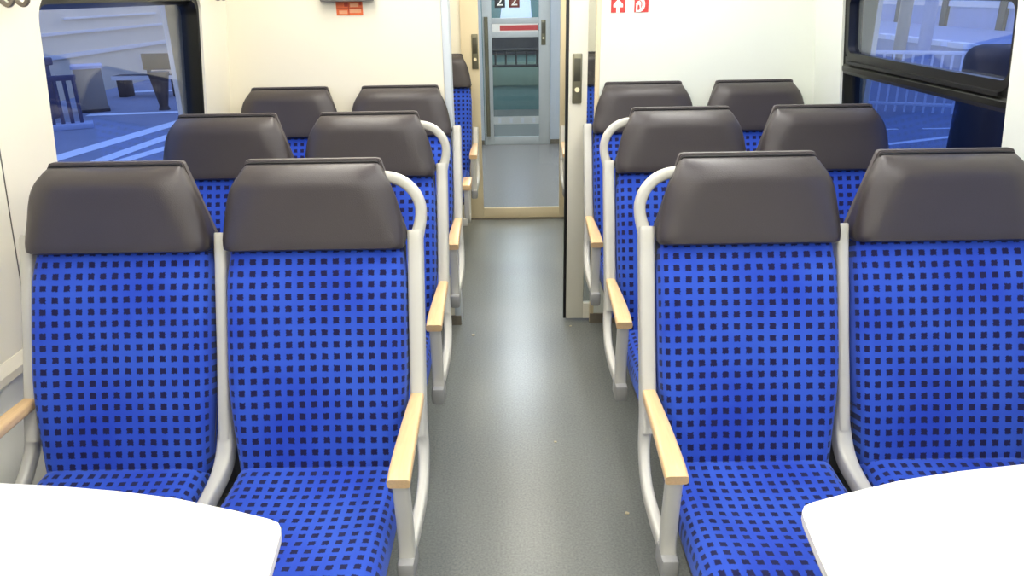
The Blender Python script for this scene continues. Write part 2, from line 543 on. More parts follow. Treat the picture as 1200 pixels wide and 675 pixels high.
# windows --------------------------------------------------------------------
def window(n, sg, y0, y1, split):
    root = empty('window_%d' % n, (0, 0, 0)); root['kind'] = 'structure'
    D0, D1 = 0.010, 0.062
    o = rrect(y0 + .001, y1 - .001, WZ0 + .001, WZ1 - .001, 0.075)
    i = rrect(y0 + .022, y1 - .022, WZ0 + .022, WZ1 - .045, 0.045)
    V, Fc = [], []
    def ring(pts, d): 
        s = len(V)
        for y, z in pts: V.append((sg * (wall_x(z) + d), y, z))
        return s
    # outer front, inner front (stepped), inner back, outer back
    a = ring(o, D0); b = ring(rrect(y0 + .010, y1 - .010, WZ0 + .010, WZ1 - .03, 0.06), D0 + 0.004)
    c = ring(i, D1 - 0.02); d = ring(i, D1 + .012); e = ring(o, D1 + .012)
    m = len(o)
    for p, q in ((a, b), (b, c), (c, d), (d, e), (e, a)):
        for k in range(m): Fc.append((p + k, p + (k + 1) % m, q + (k + 1) % m, q + k))
    fr = link('window_frame', mk(V, Fc, smooth=True, sharp=0.5), 'black_gloss', root)
    # pane
    def pane(name, yy0, yy1, zz0, zz1, r, dd, gm='window_glass'):
        pts = rrect(yy0, yy1, zz0, zz1, r)
        V2 = [(sg * (wall_x(z) + dd), y, z) for y, z in pts] + [(sg * (wall_x(z) + dd + .005), y, z) for y, z in pts]
        k = len(pts)
        F2 = [tuple(range(k)), tuple(range(2 * k - 1, k - 1, -1))] + [(j, (j + 1) % k, k + (j + 1) % k, k + j) for j in range(k)]
        return link(name, mk(V2, F2, smooth=False), gm, root)
    if not split:
        pane('pane', y0 + .018, y1 - .018, WZ0 + .018, WZ1 - .04, 0.045, D1 - .01)
    else:
        pane('lower_pane', y0 + .018, y1 - .018, WZ0 + .018, 1.262, 0.03, D1 - .01, 'lower_glass')
        pane('tilting_pane', y0 + .03, y1 - .03, 1.318, WZ1 - .05, 0.03, D1 - .03)
        # sash of the tilting pane: frame ring standing proud, and the thick transom bar under it
        oo = rrect(y0 + .012, y1 - .012, 1.300, WZ1 - .03, 0.05); ii = rrect(y0 + .028, y1 - .036, 1.330, WZ1 - .062, 0.03)
        V, Fc = [], []
        for pts, dd in ((oo, D1 - .022), (oo, D1 - .05), (ii, D1 - .05), (ii, D1 - .022)):
            for y, z in pts: V.append((sg * (wall_x(z) + dd), y, z))
        for p in range(4):
            q = (p + 1) % 4
            for k in range(m): Fc.append((p * m + k, p * m + (k + 1) % m, q * m + (k + 1) % m, q * m + k))
        link('sash', mk(V, Fc, smooth=True, sharp=0.5), 'black', root)
        def X(z, dd): return sg * (wall_x(z) + dd)
        link('transom', loft_poly([(X(1.245, .055), 1.245), (X(1.245, .012), 1.245), (X(1.258, .004), 1.258), (X(1.275, .004), 1.275), (X(1.285, .014), 1.285), (X(1.312, .014), 1.312), (X(1.325, .03), 1.325), (X(1.325, .055), 1.325)], y0 + .006, y1 - .006, 'y'), 'black_gloss', root)
        link('grip_strip', loft_poly([(X(1.286, .013), 1.286), (X(1.286, .002), 1.286), (X(1.298, .002), 1.298), (X(1.300, .013), 1.300)], y0 + .05, y1 - .05, 'y'), 'black', root)
    return root
window(1, -1, *WIN[1], False)
window(2, 1, *WIN[1], True)
window(3, -1, *WIN[0], False)
window(4, 1, *WIN[0], False)

# partition between the two saloons -------------------------------------------
wpl = struct('wall_partition_left', loft_poly([(-1.44, 0), (-0.352, 0), (-0.352, CEIL), (-1.44, CEIL)], Y_PART, Y_PART2, 'y'), 'wall_cream')
link('edge_post', box(-0.352, -0.318, Y_PART - .006, Y_PART2 + .006, 0, CEIL, 0.008), 'post_white', wpl)
wpr = struct('wall_partition_right', box(0.352, 1.44, Y_PART, Y_PART + .020, 0.0, CEIL), 'wall_cool')
link('rear_panel', box(0.352, 1.44, Y_PART2 - .008, Y_PART2 + .02, 0, CEIL), 'wall_cream', wpr)
link('edge_trim', box(0.334, 0.354, Y_PART - .004, Y_PART + .021, 0, CEIL, 0.004), 'door_beige', wpr)
link('kick_plate', box(0.335, 1.40, Y_PART - .008, Y_PART, 0, 0.05), 'kick', wpr)
link('kick_plate', box(-1.40, -0.32, Y_PART - .012, Y_PART, 0, 0.05), 'kick', wpl)
struct('wall_partition_top', box(-0.36, 0.36, Y_PART, Y_PART2, 2.02, CEIL), 'wall_white')

def handle(parent, x0, x1, y, z0, z1):
    h = link('handle_plate', box(x0, x1, y - .010, y, z0, z1, 0.004), 'handle_metal', parent)
    link('finger_recess', box(x0 + .007, x1 - .007, y - .013, y - .008, z0 + (z1 - z0) * .45, z1 - .02, 0.002), 'handle_dark', h)
    link('push_button', cyl(((x0 + x1) / 2, y - .008, z0 + (z1 - z0) * .28), ((x0 + x1) / 2, y - .016, z0 + (z1 - z0) * .28), 0.011), 'button_light', h)
    return h
# sliding leaf, pushed almost fully into its pocket
d1_ = empty('door_1', (0.25, 3.555, 0)); d1_['kind'] = 'structure'
def dp(name, me, m, root): 
    o = link(name, me, m, root); o.matrix_parent_inverse = Matrix.Translation(-root.location); return o
LY0, LY1 = 3.538, 3.572
dp('stile', box(0.216, 0.302, LY0, LY1, 0.012, 2.04, 0.004), 'leaf_white', d1_)
dp('rubber_edge', box(0.202, 0.218, LY0 + .004, LY1 - .004, 0.012, 2.04, 0.003), 'black', d1_)
dp('bottom_rail', box(0.302, 1.02, LY0 + .001, LY1 - .001, 0.012, 0.095), 'leaf_white', d1_)
dp('top_rail', box(0.302, 1.02, LY0 + .001, LY1 - .001, 1.95, 2.04), 'leaf_white', d1_)
dp('stile', box(0.94, 1.02, LY0 + .002, LY1 - .002, 0.095, 1.95), 'leaf_white', d1_)
dp('pane', box(0.302, 0.94, 3.552, 3.558, 0.095, 1.95), 'door_glass', d1_)
hh = handle(d1_, 0.232, 0.276, LY0, 1.098, 1.318); hh.matrix_parent_inverse = Matrix.Translation(-d1_.location)

# far saloon end wall with the closed glass door ------------------------------
wf = struct('wall_far', merge(box(-1.44, -0.38, Y_FAR + .005, Y_FAR + .05, 0, CEIL), box(0.40, 1.44, Y_FAR, Y_FAR + .05, 0, CEIL), box(-0.40, 0.42, Y_FAR, Y_FAR + .05, 2.02, CEIL)), 'wall_cream')
d2 = empty('door_2', (0.01, Y_FAR, 0)); d2['kind'] = 'structure'
dp('stile', box(-0.392, -0.268, Y_FAR - .02, Y_FAR + .02, 0.01, 2.03, 0.005), 'door_beige', d2)
dp('stile', box(0.292, 0.412, Y_FAR - .02, Y_FAR + .02, 0.01, 2.03, 0.005), 'door_beige', d2)
dp('bottom_rail', box(-0.268, 0.292, Y_FAR - .018, Y_FAR + .018, 0.01, 0.086, 0.004), 'door_beige', d2)
dp('top_rail', box(-0.268, 0.292, Y_FAR - .018, Y_FAR + .018, 1.93, 2.03, 0.004), 'door_beige', d2)
dp('pane', box(-0.268, 0.292, Y_FAR - .003, Y_FAR + .003, 0.086, 1.93), 'door_glass', d2)
hh = handle(d2, -0.318, -0.274, Y_FAR - .02, 1.085, 1.315); hh.matrix_parent_inverse = Matrix.Translation(-d2.location)
struct('trim_3', box(-0.40, 0.42, Y_FAR - .03, Y_FAR + .03, 0, 0.012), 'kick')

# vestibule end with a glazed swing door --------------------------------------
we = struct('wall_vestibule', merge(box(-1.44, -0.36, Y_END, Y_END + .06, 0, CEIL), box(0.37, 1.44, Y_END, Y_END + .06, 0, CEIL), box(-0.36, 0.37, Y_END, Y_END + .06, 1.98, CEIL)), 'vest_wall')
link('skirting', merge(box(-1.44, -0.36, Y_END - .012, Y_END, 0, 0.05), box(0.37, 1.44, Y_END - .012, Y_END, 0, 0.05)), 'kick', we)
d3 = empty('door_3', (0, Y_END, 0)); d3['kind'] = 'structure'
Y0, Y1 = Y_END - .01, Y_END + .035
dp('stile', box(-0.350, -0.252, Y0, Y1, 0.0, 1.97, 0.005), 'door_grey', d3)
dp('stile', box(0.246, 0.362, Y0, Y1, 0.0, 1.97, 0.005), 'door_grey', d3)
dp('bottom_rail', box(-0.252, 0.246, Y0, Y1, 0.0, 0.085, 0.004), 'door_grey', d3)
dp('top_rail', box(-0.252, 0.246, Y0, Y1, 1.88, 1.97, 0.004), 'door_grey', d3)
dp('pane', box(-0.252, 0.246, Y_END + .010, Y_END + .016, 0.085, 1.88), 'door_glass', d3)
dp('crossbar', box(-0.252, 0.246, Y0 - .002, Y1 - .002, 1.268, 1.325, 0.004), 'door_grey', d3)
dp('crossbar', box(-0.252, 0.246, Y0 - .002, Y1 - .002, 1.130, 1.190, 0.004), 'door_grey', d3)
dp('warning_band', box(-0.245, 0.240, Y0 + .004, Y0 + .012, 1.190, 1.268), 'sign_white', d3)
dp('red_stripe', box(-0.165, 0.238, Y0 + .001, Y0 + .006, 1.200, 1.252), 'red_band', d3)
dp('frosted_strip', box(-0.252, 0.246, Y0 + .012, Y0 + .018, 0.222, 0.305), 'door_grey', d3)
for k in range(4):
    dp('strip_mark', box(-0.20 + k * .125, -0.17 + k * .125, Y0 + .009, Y0 + .013, 0.235, 0.29), 'vest_wall', d3)
hh = handle(d3, 0.270, 0.318, Y0, 1.05, 1.30); hh.matrix_parent_inverse = Matrix.Translation(-d3.location)
hg = cyl((-0.31, Y0 - .02, 0.1), (-0.31, Y0 - .02, 1.34), 0.022); dp('hinge_guard', hg, 'handle_metal', d3)

def text_mesh(s, size, depth):
    cu = bpy.data.curves.new('t', 'FONT'); cu.body = s; cu.size = size; cu.extrude = depth
    cu.align_x = 'CENTER'; cu.align_y = 'CENTER'
    o = bpy.data.objects.new('t', cu); C.objects.link(o)
    bpy.context.view_layer.update()
    me = bpy.data.meshes.new_from_object(o.evaluated_get(bpy.context.evaluated_depsgraph_get()))
    bpy.data.objects.remove(o); bpy.data.curves.remove(cu)
    return me
for x0, x1, mm in ((-0.215, -0.105, 'plate_dark'), (-0.065, 0.045, 'plate_red')):
    pl = link('class_plate', box(x0, x1, Y_END - .020, Y_END - .012, 1.425, 1.575, 0.003), mm)
    t = link('numeral', text_mesh('2', 0.15, 0.002), 'sign_white', pl)
    t.location = ((x0 + x1) / 2, Y_END - .0215, 1.492); t.rotation_euler = (PI / 2, 0, 0)
    tag(pl, 'dark navy plate with a white numeral 2 on the vestibule door' if mm == 'plate_dark' else 'dark red plate with a white numeral 2 on the vestibule door', 'sign')

# ================================================================== LAMPS
def lamp(x, wd, y0, y1, m, label):
    r = empty('ceiling_light', (x, (y0 + y1) / 2, CEIL))
    L = (y1 - y0) / 2
    link('housing', box(-wd / 2 - .012, wd / 2 + .012, -L - .012, L + .012, -0.020, 0.0, 0.004), 'post_white', r)
    link('diffuser', box(-wd / 2, wd / 2, -L, L, -0.030, -0.018, 0.004), m, r)
    tag(r, label, 'lamp', 'strip lights on the saloon ceiling')
ys = [(-1.2, 0.35), (0.45, 2.2), (2.3, 3.46)]
for y0, y1 in ys:
    wd = 0.20 if y1 > 3 else 0.14
    lamp(-0.72, wd, y0, y1, 'lamp_warm', 'long warm strip light on the ceiling above the seats')
    lamp(0.72, wd, y0, y1, 'lamp_neutral', 'long neutral white strip light on the ceiling above the seats')
    lamp(0.04, 0.13, y0, y1, 'lamp_neutral', 'long white strip light on the ceiling above the aisle')
lamp(0.02, 0.14, 3.75, 5.25, 'lamp_warm', 'added warm fill strip above the aisle behind the partition')  # extra fill, added to brighten the beige door frame
lamp(-0.6, 0.12, 3.8, 5.2, 'lamp_warm', 'warm strip light on the ceiling behind the partition')
lamp(0.6, 0.12, 3.8, 5.2, 'lamp_warm', 'warm strip light on the ceiling behind the partition')
lamp(0.0, 0.30, 6.0, 7.8, 'lamp_vest', 'cool strip light on the vestibule ceiling')

# ================================================================== SEATS
ROW0, ROWP = 1.8744, 0.8010
CA, CW = 0.5505, 1.0505              # seat centres, aisle seat and window seat
CACHE = {}
def cached(key, fn):
    if key not in CACHE: CACHE[key] = fn()
    return CACHE[key]

BACK = smooth_path([(0, -.235, .41), (0, -.225, .47), (0, -.188, .60), (0, -.130, .76), (0, -.070, .90), (0, -.036, .982)], 5)
BACK = [(p.y, p.z) for p in BACK]
def m_back():
    return pillow(BACK, lambda t: lerp(.208, .229, sstep(0, .5, t)) - .010 * sstep(.86, 1, t), lambda t: .040 - .012 * sstep(.8, 1, t), .045, lambda t: .035, .03, .02, sag=.012)
CUSH = smooth_path([(0, -.73, .37), (0, -.735, .41), (0, -.715, .435), (0, -.66, .442), (0, -.50, .425), (0, -.35, .418), (0, -.235, .425)], 5)
CUSH = [(p.y, p.z) for p in CUSH]
def m_cush():
    return pillow(CUSH, lambda t: lerp(.222, .212, t), lambda t: .045, .03, lambda t: .05, .03, .03, sag=.010)
HZ0, HZ1 = .970, 1.187
HEAD = smooth_path([(0, .004, HZ0), (0, .006, 1.08), (0, .004, HZ1)], 8)
HEAD = [(p.y, p.z) for p in HEAD]
HWP = [(0, .2215), (.06, .2255), (.18, .2245), (.4, .2140), (.6, .2025), (.75, .192), (.88, .182), (.95, .1745), (1.0, .166)]
def hw_head(t):
    for (a, u), (b, v) in zip(HWP, HWP[1:]):
        if t <= b: return lerp(u, v, (t - a) / (b - a))
    return HWP[-1][1]
def head_prof(e, r, t):
    q = min(max(e / .013, 0), 1)
    k1 = math.sqrt(max(0, 1 - (1 - q) ** 2))
    c = lerp(.12, .36, sstep(0, .5, t))
    return (1 - c) * k1 + c * sstep(0, lerp(.030, .075, t), e)
def m_head():
    return pillow(HEAD, hw_head, lambda t: lerp(.100, .066, t), .004, lambda t: t, .022, .040, prof=head_prof, flare=lambda t: .009 + .014 * sstep(0, .6, t) - .016 * sstep(.70, 1, t))
def outline_head(grow, top):
    pts = [(lerp(.2245, .1665, k / 8) + grow, lerp(.985, top - .006, k / 8)) for k in range(9)]
    pts.append((pts[-1][0] - .003, top - .002)); pts.append((pts[-1][0] - .009, top))
    return pts + [(-a, b) for a, b in reversed(pts)]
def m_piping(): return loft_poly(outline_head(.003, 1.1905), .001, .013, 'y')
def m_hshell(): return loft_poly(outline_head(.006, 1.196), .0105, .031, 'y', bev=.003)
def m_shell():
    pts = [(y + .040, z) for y, z in BACK]
    V, Fc = [], []
    for k, (y, z) in enumerate(BACK):
        hw = lerp(.200, .226, sstep(0, .5, k / (len(BACK) - 1)))
        d = .006
        for x, dy in ((-hw, .030), (hw, .030), (hw * .92, .046), (-hw * .92, .046)):
            V.append((x, y + dy, z - .01))
    n = len(BACK)
    for i in range(n - 1):
        for j in range(4): Fc.append((4 * i + j, 4 * i + (j + 1) % 4, 4 * i + 4 + (j + 1) % 4, 4 * i + 4 + j))
    Fc += [(3, 2, 1, 0), tuple(range(4 * n - 4, 4 * n))]
    return mk(V, Fc, smooth=False)
def m_pan():
    return merge(box(-.205, .205, -.70, -.19, .335, .395, .012), box(-.06, .06, -.60, -.22, .30, .34))
COLP = [(-.012, 1.008), (-.015, 1.0), (-.030, .95), (-.066, .85), (-.112, .72), (-.150, .62), (-.190, .51), (-.212, .45), (-.235, .40)]
def m_column(top=1.01, hx=.0165, bot=0.0):
    P = [(0, y, z) for y, z in COLP if bot <= z <= top + 1e-6]
    path = smooth_path(P, 4)
    return sweep(path, (1, 0, 0), lambda t: rsec(hx, lerp(.022, .030, t), .009))
def m_ring():
    # C-shaped grab handle in the plane of the headrest shell; local x towards the aisle is negative here
    path = [(.110, .020, 1.143), (.0835, .019, 1.147), (.060, .018, 1.1455), (.0355, .016, 1.138), (.0130, .012, 1.124), (-.0065, .007, 1.100), (-.0160, .003, 1.070), (-.0150, -.002, 1.040), (-.0085, -.008, 1.012), (-.002, -.014, .985), (0, -.026, .950)]
    path = smooth_path(path, 5)
    return sweep(path, (0, 1, 0), lambda t: rsec(.014, lerp(.0145, .018, sstep(.6, 1, t)), .010))
def m_divider():
    P = smooth_path([(0, -.160, .590), (0, -.192, .51), (0, -.232, .462), (0, -.30, .440), (0, -.45, .428), (0, -.62, .425), (0, -.70, .40)], 4)
    return sweep(P, (1, 0, 0), lambda t: rsec(lerp(.0150, .0205, sstep(0, .25, t)) - .005 * sstep(.3, .6, t), .024, .009))
def m_armpad():
    P = smooth_path([(0, -.150, .612), (0, -.20, .613), (0, -.35, .616), (0, -.48, .612), (0, -.532, .604)], 5)
    return sweep(P, (1, 0, 0), lambda t: [(a + lerp(0, .0, t), b) for a, b in rsec(lerp(.0165, .0255, sstep(0, .85, t)), lerp(.015, .0125, t), .008)])
def m_post():
    P = smooth_path([(0, -.505, .598), (0, -.500, .54), (0, -.492, .47), (0, -.490, .41), (0, -.498, .372)], 4)
    return sweep(P, (1, 0, 0), lambda t: rsec(.018, lerp(.016, .018, t), .008))
def m_brace():
    P = smooth_path([(0, -.158, .600), (-.004, -.178, .545), (-.012, -.212, .47), (-.014, -.285, .410), (-.008, -.385, .380), (0, -.500, .368)], 5)
    return sweep(P, (1, 0, 0), lambda t: rsec(lerp(.019, .0135, sstep(0, .5, t)), lerp(.028, .019, sstep(0, .4, t)), .009))
def m_foot(): return box(-.0205, .0205, -.535, -.455, .330, .388, .010)
def m_under(): return merge(box(-.012, .012, -.52, -.20, .368, .41, .004))
def m_leg(): return merge(box(-.035, .035, -.50, -.30, 0.012, .335, .01), box(-.06, .06, -.56, -.24, 0.0, .014, .004))

def arm(root, xo, s):
    """wooden armrest with its loop; xo lateral offset, s = +1 if the aisle lies towards negative local x"""
    a = link('armrest', cached('pad', m_armpad), 'wood', root, (xo, 0, 0))
    l = link('armrest_post', cached('post', m_post), 'frame_grey', root, (xo, 0, 0))
    b = link('armrest_brace', cached('brace', m_brace), 'frame_grey', root, (xo, 0, 0))
    if s < 0: b.scale.x = -1
    link('foot_cap', cached('foot', m_foot), 'foot_grey', root, (xo, 0, 0))

def make_seat(side, kind, row_y, label, group, ring=False, winarm=False, column_top=1.01):
    """side -1 left/+1 right of the aisle; kind 'aisle' or 'window'"""
    c = CA if kind == 'aisle' else CW
    r = empty('train_seat', (side * c, row_y, 0))
    link('backrest', cached('back', m_back), 'fabric', r)
    link('back_shell', cached('shell', m_shell), 'pan_grey', r)
    link('seat_cushion', cached('cush', m_cush), 'fabric', r)
    link('seat_pan', cached('pan', m_pan), 'pan_grey', r)
    h = link('headrest', cached('head', m_head), 'leather', r)
    link('piping', cached('piping', m_piping), 'black', h)
    link('headrest_shell', cached('hshell', m_hshell), 'shell', h)
    ain = -side                       # local x direction towards the aisle
    if kind == 'aisle':
        xa = ain * (CA - .2985)
        link('side_column', cached(('col', column_top), lambda: m_column(column_top, .0195, .5)), 'frame_grey', r, (xa, 0, 0))
        if ring:
            g = link('grab_handle', cached('ring', m_ring), 'frame_grey', r, (xa, 0, 0))
            if side < 0: g.scale.x = -1
        arm(r, xa + ain * .0, 1 if ain < 0 else -1)
        xm = -ain * (.8005 - CA)
        link('side_column', cached('colm', lambda: m_column(1.01, .0148, .5)), 'frame_grey', r, (xm, 0, 0))
        link('divider', cached('div', m_divider), 'frame_grey', r, (xm, 0, 0))
        link('leg', cached('leg', m_leg), 'pan_grey', r, (-ain * .06, 0, 0))
    else:
        xw = -ain * (1.3005 - CW)
        link('side_column', cached('colw', lambda: m_column(1.01, .0165, .5)), 'frame_grey', r, (xw, 0, 0))
        arm(r, xw, 1 if ain > 0 else -1)
        link('leg', cached('leg', m_leg), 'pan_grey', r, (0, 0, 0))
    tag(r, label, 'seat', group)
    return r

SIDE = {-1: 'single-pane window side', 1: 'split window side'}
ROWN = ['right behind the white table', 'in the middle row', 'in the row against the partition']
for side in (-1, 1):
    for row in range(3):
        y = ROW0 + ROWP * row
        ex = ' with grab ring' if row < 2 else ''
        make_seat(side, 'aisle', y, 'blue dotted aisle seat%s %s, %s' % (ex, ROWN[row], SIDE[side]), 'blue seats in pairs facing the tables', ring=row < 2)
        make_seat(side, 'window', y, 'blue dotted window seat %s, %s' % (ROWN[row], SIDE[side]), 'blue seats in pairs facing the tables')
    make_seat(side, 'aisle', 5.29, 'blue dotted seat beyond the partition beside the beige glass door, ' + SIDE[side], 'blue seats beyond the partition', column_top=.72)

# low seats backing onto the partition in the second saloon
def m_lowback(): 
    return pillow([(0.0, .42), (0.0, .55), (0.0, .72)], lambda t: .21, lambda t: .03, .02, lambda t: .03, .03, .03)
for side in (-1, 1):
    r = empty('low_seat', (side * .575, 3.66, 0))
    b = link('backrest', cached('lowback', m_lowback), 'fabric', r, (0, .005, 0)); b.rotation_euler.z = PI
    c_ = link('seat_cushion', cached('cush', m_cush), 'fabric', r, (0, -.20, 0)); c_.rotation_euler.z = PI; c_.scale.y = .72; c_.location.y = -.14
    link('seat_pan', cached('lowpan', lambda: box(-.2, .2, -.035, .36, .34, .39, .01)), 'pan_grey', r)
    xa = -side * (.575 - .2975)
    a = link('armrest', cached('lowarm', lambda: box(-.025, .025, .27, .47, .592, .625, .009)), 'wood', r, (xa, 0, 0))
    link('armrest_loop', cached('lowloop', lambda: sweep(smooth_path([(0, .30, .595), (0, .30, .52), (0, .31, .44), (0, .35, .405), (0, .40, .42), (0, .43, .50), (0, .44, .595)], 5), (1, 0, 0), rsec(.015, .012, .006))), 'frame_grey', r, (xa, 0, 0))
    link('arm_bracket', cached(('lowbr', side), lambda: box(min(xa, xa + side * .08), max(xa, xa + side * .08), .29, .33, .39, .43, .005)), 'frame_grey', r)
    link('leg', cached('lowleg', lambda: box(-.03, .03, .05, .25, 0, .345, .01)), 'pan_grey', r)
    tag(r, 'low seat with a short wooden armrest just behind the partition, ' + SIDE[side], 'seat', 'low seats behind the partition')

# ================================================================== TABLES
def table(side):
    r = empty('table', (side * 1.0 - (.004 if side > 0 else -.008), .70 + (.012 if side > 0 else -.014), 0))
    pts = [(1.352, 1.236), (1.15, 1.230), (.929, 1.209), (.80, 1.190), (.683, 1.166), (.56, 1.128)]
    cor = [(.492, 1.104), (.474, 1.094), (.465, 1.080), (.461, 1.062)]
    half = pts + cor + [(.452, .97), (.444, .85), (.441, .70)]
    full = half + [(x, 1.4 - y) for x, y in reversed(half[:-1])]
    loc = [(side * (x - 1.0), y - .70) for x, y in full]
    if side > 0: loc = loc[::-1]
    link('tabletop', loft_poly(loc, .700, .721, 'z', bev=.003), 'table_white', r)
    e = [(side * (x - 1.0) * 1.0, y - .70) for x, y in full]
    ins = []
    for x, y in loc: ins.append((x * 1.0, y))
    link('edge_band', loft_poly([(x * .9985, y * .9985) for x, y in loc], .699, .7165, 'z'), 'table_edge', r)
    link('support_leg', box(-.03, .03, -.10, .10, 0, .70, .01), 'frame_grey', r)
    link('foot_plate', box(-.09, .09, -.16, .16, 0, .015, .005), 'frame_grey', r)
    link('wall_bracket', box(min(side * .27, side * .385), max(side * .27, side * .385), -.25, .25, .655, .70, .006), 'frame_grey', r)
    tag(r, 'white curved-edge table in front of the blue seats, ' + SIDE[side], 'table', 'white bay tables')
table(-1); table(1)

# ================================================================== SIGNS, SCREEN, HOOKS
s = empty('information_screen', (-.753, Y_PART, 1.553))
link('casing', box(-.114, .114, -.05, 0, 0, .17, .006), 'screen_grey', s)
link('display', box(-.098, .098, -.0525, -.049, .014, .156), 'screen_dark', s)
tag(s, 'grey boxed screen on the cream partition above the orange notice', 'screen')
n = empty('notice_sticker', (-.751, Y_PART - .001, 1.496))
link('sheet', box(-.058, .058, -.001, .001, 0, .056), 'notice', n)
link('text_block', merge(box(.0, .050, -.0016, -.0008, .010, .026), box(-.046, -.010, -.0016, -.0008, .006, .020), box(.004, .040, -.0016, -.0008, .034, .048)), 'notice_pale', n)
link('ruled_line', merge(box(-.056, .056, -.002, -.0008, .0285, .0305), box(-.005, -.002, -.002, -.0008, .002, .054)), 'notice_line', n)
link('pictogram', box(-.022, -.006, -.002, -.0008, .036, .052), 'notice_line', n)
link('pictogram', box(.044, .054, -.002, -.0008, .040, .054), 'notice_line', n)
tag(n, 'orange ruled notice sticker on the cream partition under the grey screen', 'sign')

def sign(x0, nm, label, white):
    r = empty(nm, (x0 + .031, Y_PART - .001, 1.489))
    link('plate', box(-.031, .031, -.001, .001, 0, .063), 'sign_red', r)
    for me, m in white: link('symbol', me, m, r)
    tag(r, label, 'sign')
arrow = loft_poly([(-.008, .0), (.008, .0), (.008, .022), (.021, .022), (.021, .034), (0, .056), (-.021, .034), (-.021, .022), (-.008, .022)], -.002, -.0008, 'y')
sign(.396, 'arrow_sign', 'red square sign with a white upward arrow on the partition', [(arrow, 'sign_white')])
def hose():
    V = []
    outer = [(-.024, .0015), (-.004, .0015), (.008, .008), (.015, .022), (.016, .038), (.010, .052), (-.004, .058), (-.012, .058), (-.012, .050), (-.004, .048), (.003, .040), (.003, .026), (-.002, .014), (-.002, .040), (-.008, .046), (-.016, .046), (-.024, .038)]
    return loft_poly(outer, -.002, -.0008, 'y')
sign(.498, 'extinguisher_sign', 'red square sign with a white extinguisher symbol on the partition', [(hose(), 'sign_white'), (loft_poly([(-.018, .010), (-.011, .008), (-.007, .016), (-.009, .030), (-.016, .032)], -.0026, -.0015, 'y'), 'sign_red')])

def hook(side, y, z):
    x = side * wall_x(z + .03)
    r = empty('coat_hook', (x, y, z))
    link('base_plate', box(-.006, .006, -.012, .012, .012, .055, .003), 'hook_grey', r)
    P = smooth_path([(0, 0, .03), (-side * .014, 0, .012), (-side * .028, 0, .002), (-side * .040, 0, .010), (-side * .043, 0, .024)], 4)
    link('prong', sweep(P, (0, 1, 0), rsec(.006, .005, .003)), 'hook_grey', r)
    return r
for side, y, lb in ((-1, 1.94, 'metal coat hook beside the thin wall panel seam above the table-row window seat'), (-1, 2.0, 'metal coat hook close to the rounded edge of the single-pane window'),
                    (-1, 3.335, 'metal coat hook beside the black far edge of the single-pane window'), (-1, 3.40, 'metal coat hook close to the corner with the cream partition')):
    tag(hook(side, y, 1.568), lb, 'hook', 'coat hooks on the window pillars')

# scraps of litter on the floor
for x, y, rx in ((-.255, 3.38, .012), (.10, 2.42, .006), (.31, 2.0, .008), (-.02, 1.62, .004), (.235, 3.47, .006)):
    pts = [(rx * random.uniform(.6, 1.3) * math.cos(a), rx * random.uniform(.5, 1.0) * math.sin(a)) for a in [k * PI / 4 for k in range(8)]]
    o = link('litter_scrap', loft_poly(pts, 0.0, .003, 'z'), 'crumb', None, (x, y, 0))
    tag(o, 'tiny pale scrap of litter lying on the grey aisle floor', 'litter', 'litter scraps on the floor')

# ================================================================== NEXT CARRIAGE, SEEN THROUGH THE DOORS
YN = 11.0
lamp(0.0, 0.30, 9.0, 10.6, 'lamp_vest', 'added cool fill strip on the ceiling beyond the vestibule door')  # added fill that lifts the dim interior of the next carriage
wn = struct('wall_gangway', box(-1.44, 1.44, YN, YN + .05, 0, CEIL), 'teal')
link('green_panel', box(-.40, .42, YN - .03, YN, .34, .66, .006), 'green_panel', wn)
link('window_glow', loft_poly([(-.20, 1.22), (.24, 1.22), (.20, 1.72), (-.12, 1.72)], YN - .02, YN - .012, 'y'), 'far_window', wn)
link('dark_opening', box(-.36, .38, YN - .035, YN - .02, .76, 1.19), 'dark_seat', wn)
rl = empty('gangway_railing', (0, 10.4, 0))
link('top_rail', cyl((-.42, 0, .86), (.44, 0, .86), .018), 'rail_dark', rl)
link('bottom_rail', cyl((-.42, 0, .66), (.44, 0, .66), .018), 'rail_dark', rl)
for k in range(7): link('railing_post', cyl((-.40 + k * .138, 0, 0 if k in (0, 6) else .66), (-.40 + k * .138, 0, .86), .013), 'rail_dark', rl)
tag(rl, 'dark railing of square openings behind the vestibule glass door', 'railing')

# ================================================================== OUTSIDE
GZ = -0.30
pl = struct('platform_left', box(-9.0, -1.75, -6, 45, GZ - .3, GZ), 'platform')
pr = struct('platform_right', box(1.75, 10.0, -6, 45, GZ - .3, GZ), 'platform')
struct('track_bed', box(-60, 60, -40, 80, GZ - 1.0, GZ - .9), 'track_bed')
def stripe(parent, a, b, wd):
    a, b = Vector((a[0], a[1], GZ + .002)), Vector((b[0], b[1], GZ + .002))
    d = (b - a).normalized(); q = Vector((-d.y, d.x, 0)) * wd / 2; u = Vector((0, 0, .004))
    V = [a - q, a + q, b + q, b - q]; V += [v + u for v in V]
    link('painted_line', mk(V, [(0, 1, 2, 3), (7, 6, 5, 4), (0, 4, 5, 1), (1, 5, 6, 2), (2, 6, 7, 3), (3, 7, 4, 0)], smooth=False), 'marking', parent)
stripe(pl, (-5.9, 9.0), (-5.1, 14.5), .28)
stripe(pl, (-5.2, 9.0), (-4.9, 12.5), .22)
stripe(pl, (-4.9, 9.2), (-4.2, 12.0), .20)
stripe(pl, (-7.4, 13.2), (-4.6, 13.6), .22)
stripe(pl, (-8.4, 16.5), (-4.6, 17.2), .25)
stripe(pr, (4.4, 9.4), (6.3, 10.2), .10)
stripe(pr, (4.9, 10.6), (5.35, 10.6), .06)
stripe(pr, (5.7, 10.6), (6.1, 10.6), .06)
stripe(pr, (1.95, 2), (1.95, 40), .12)
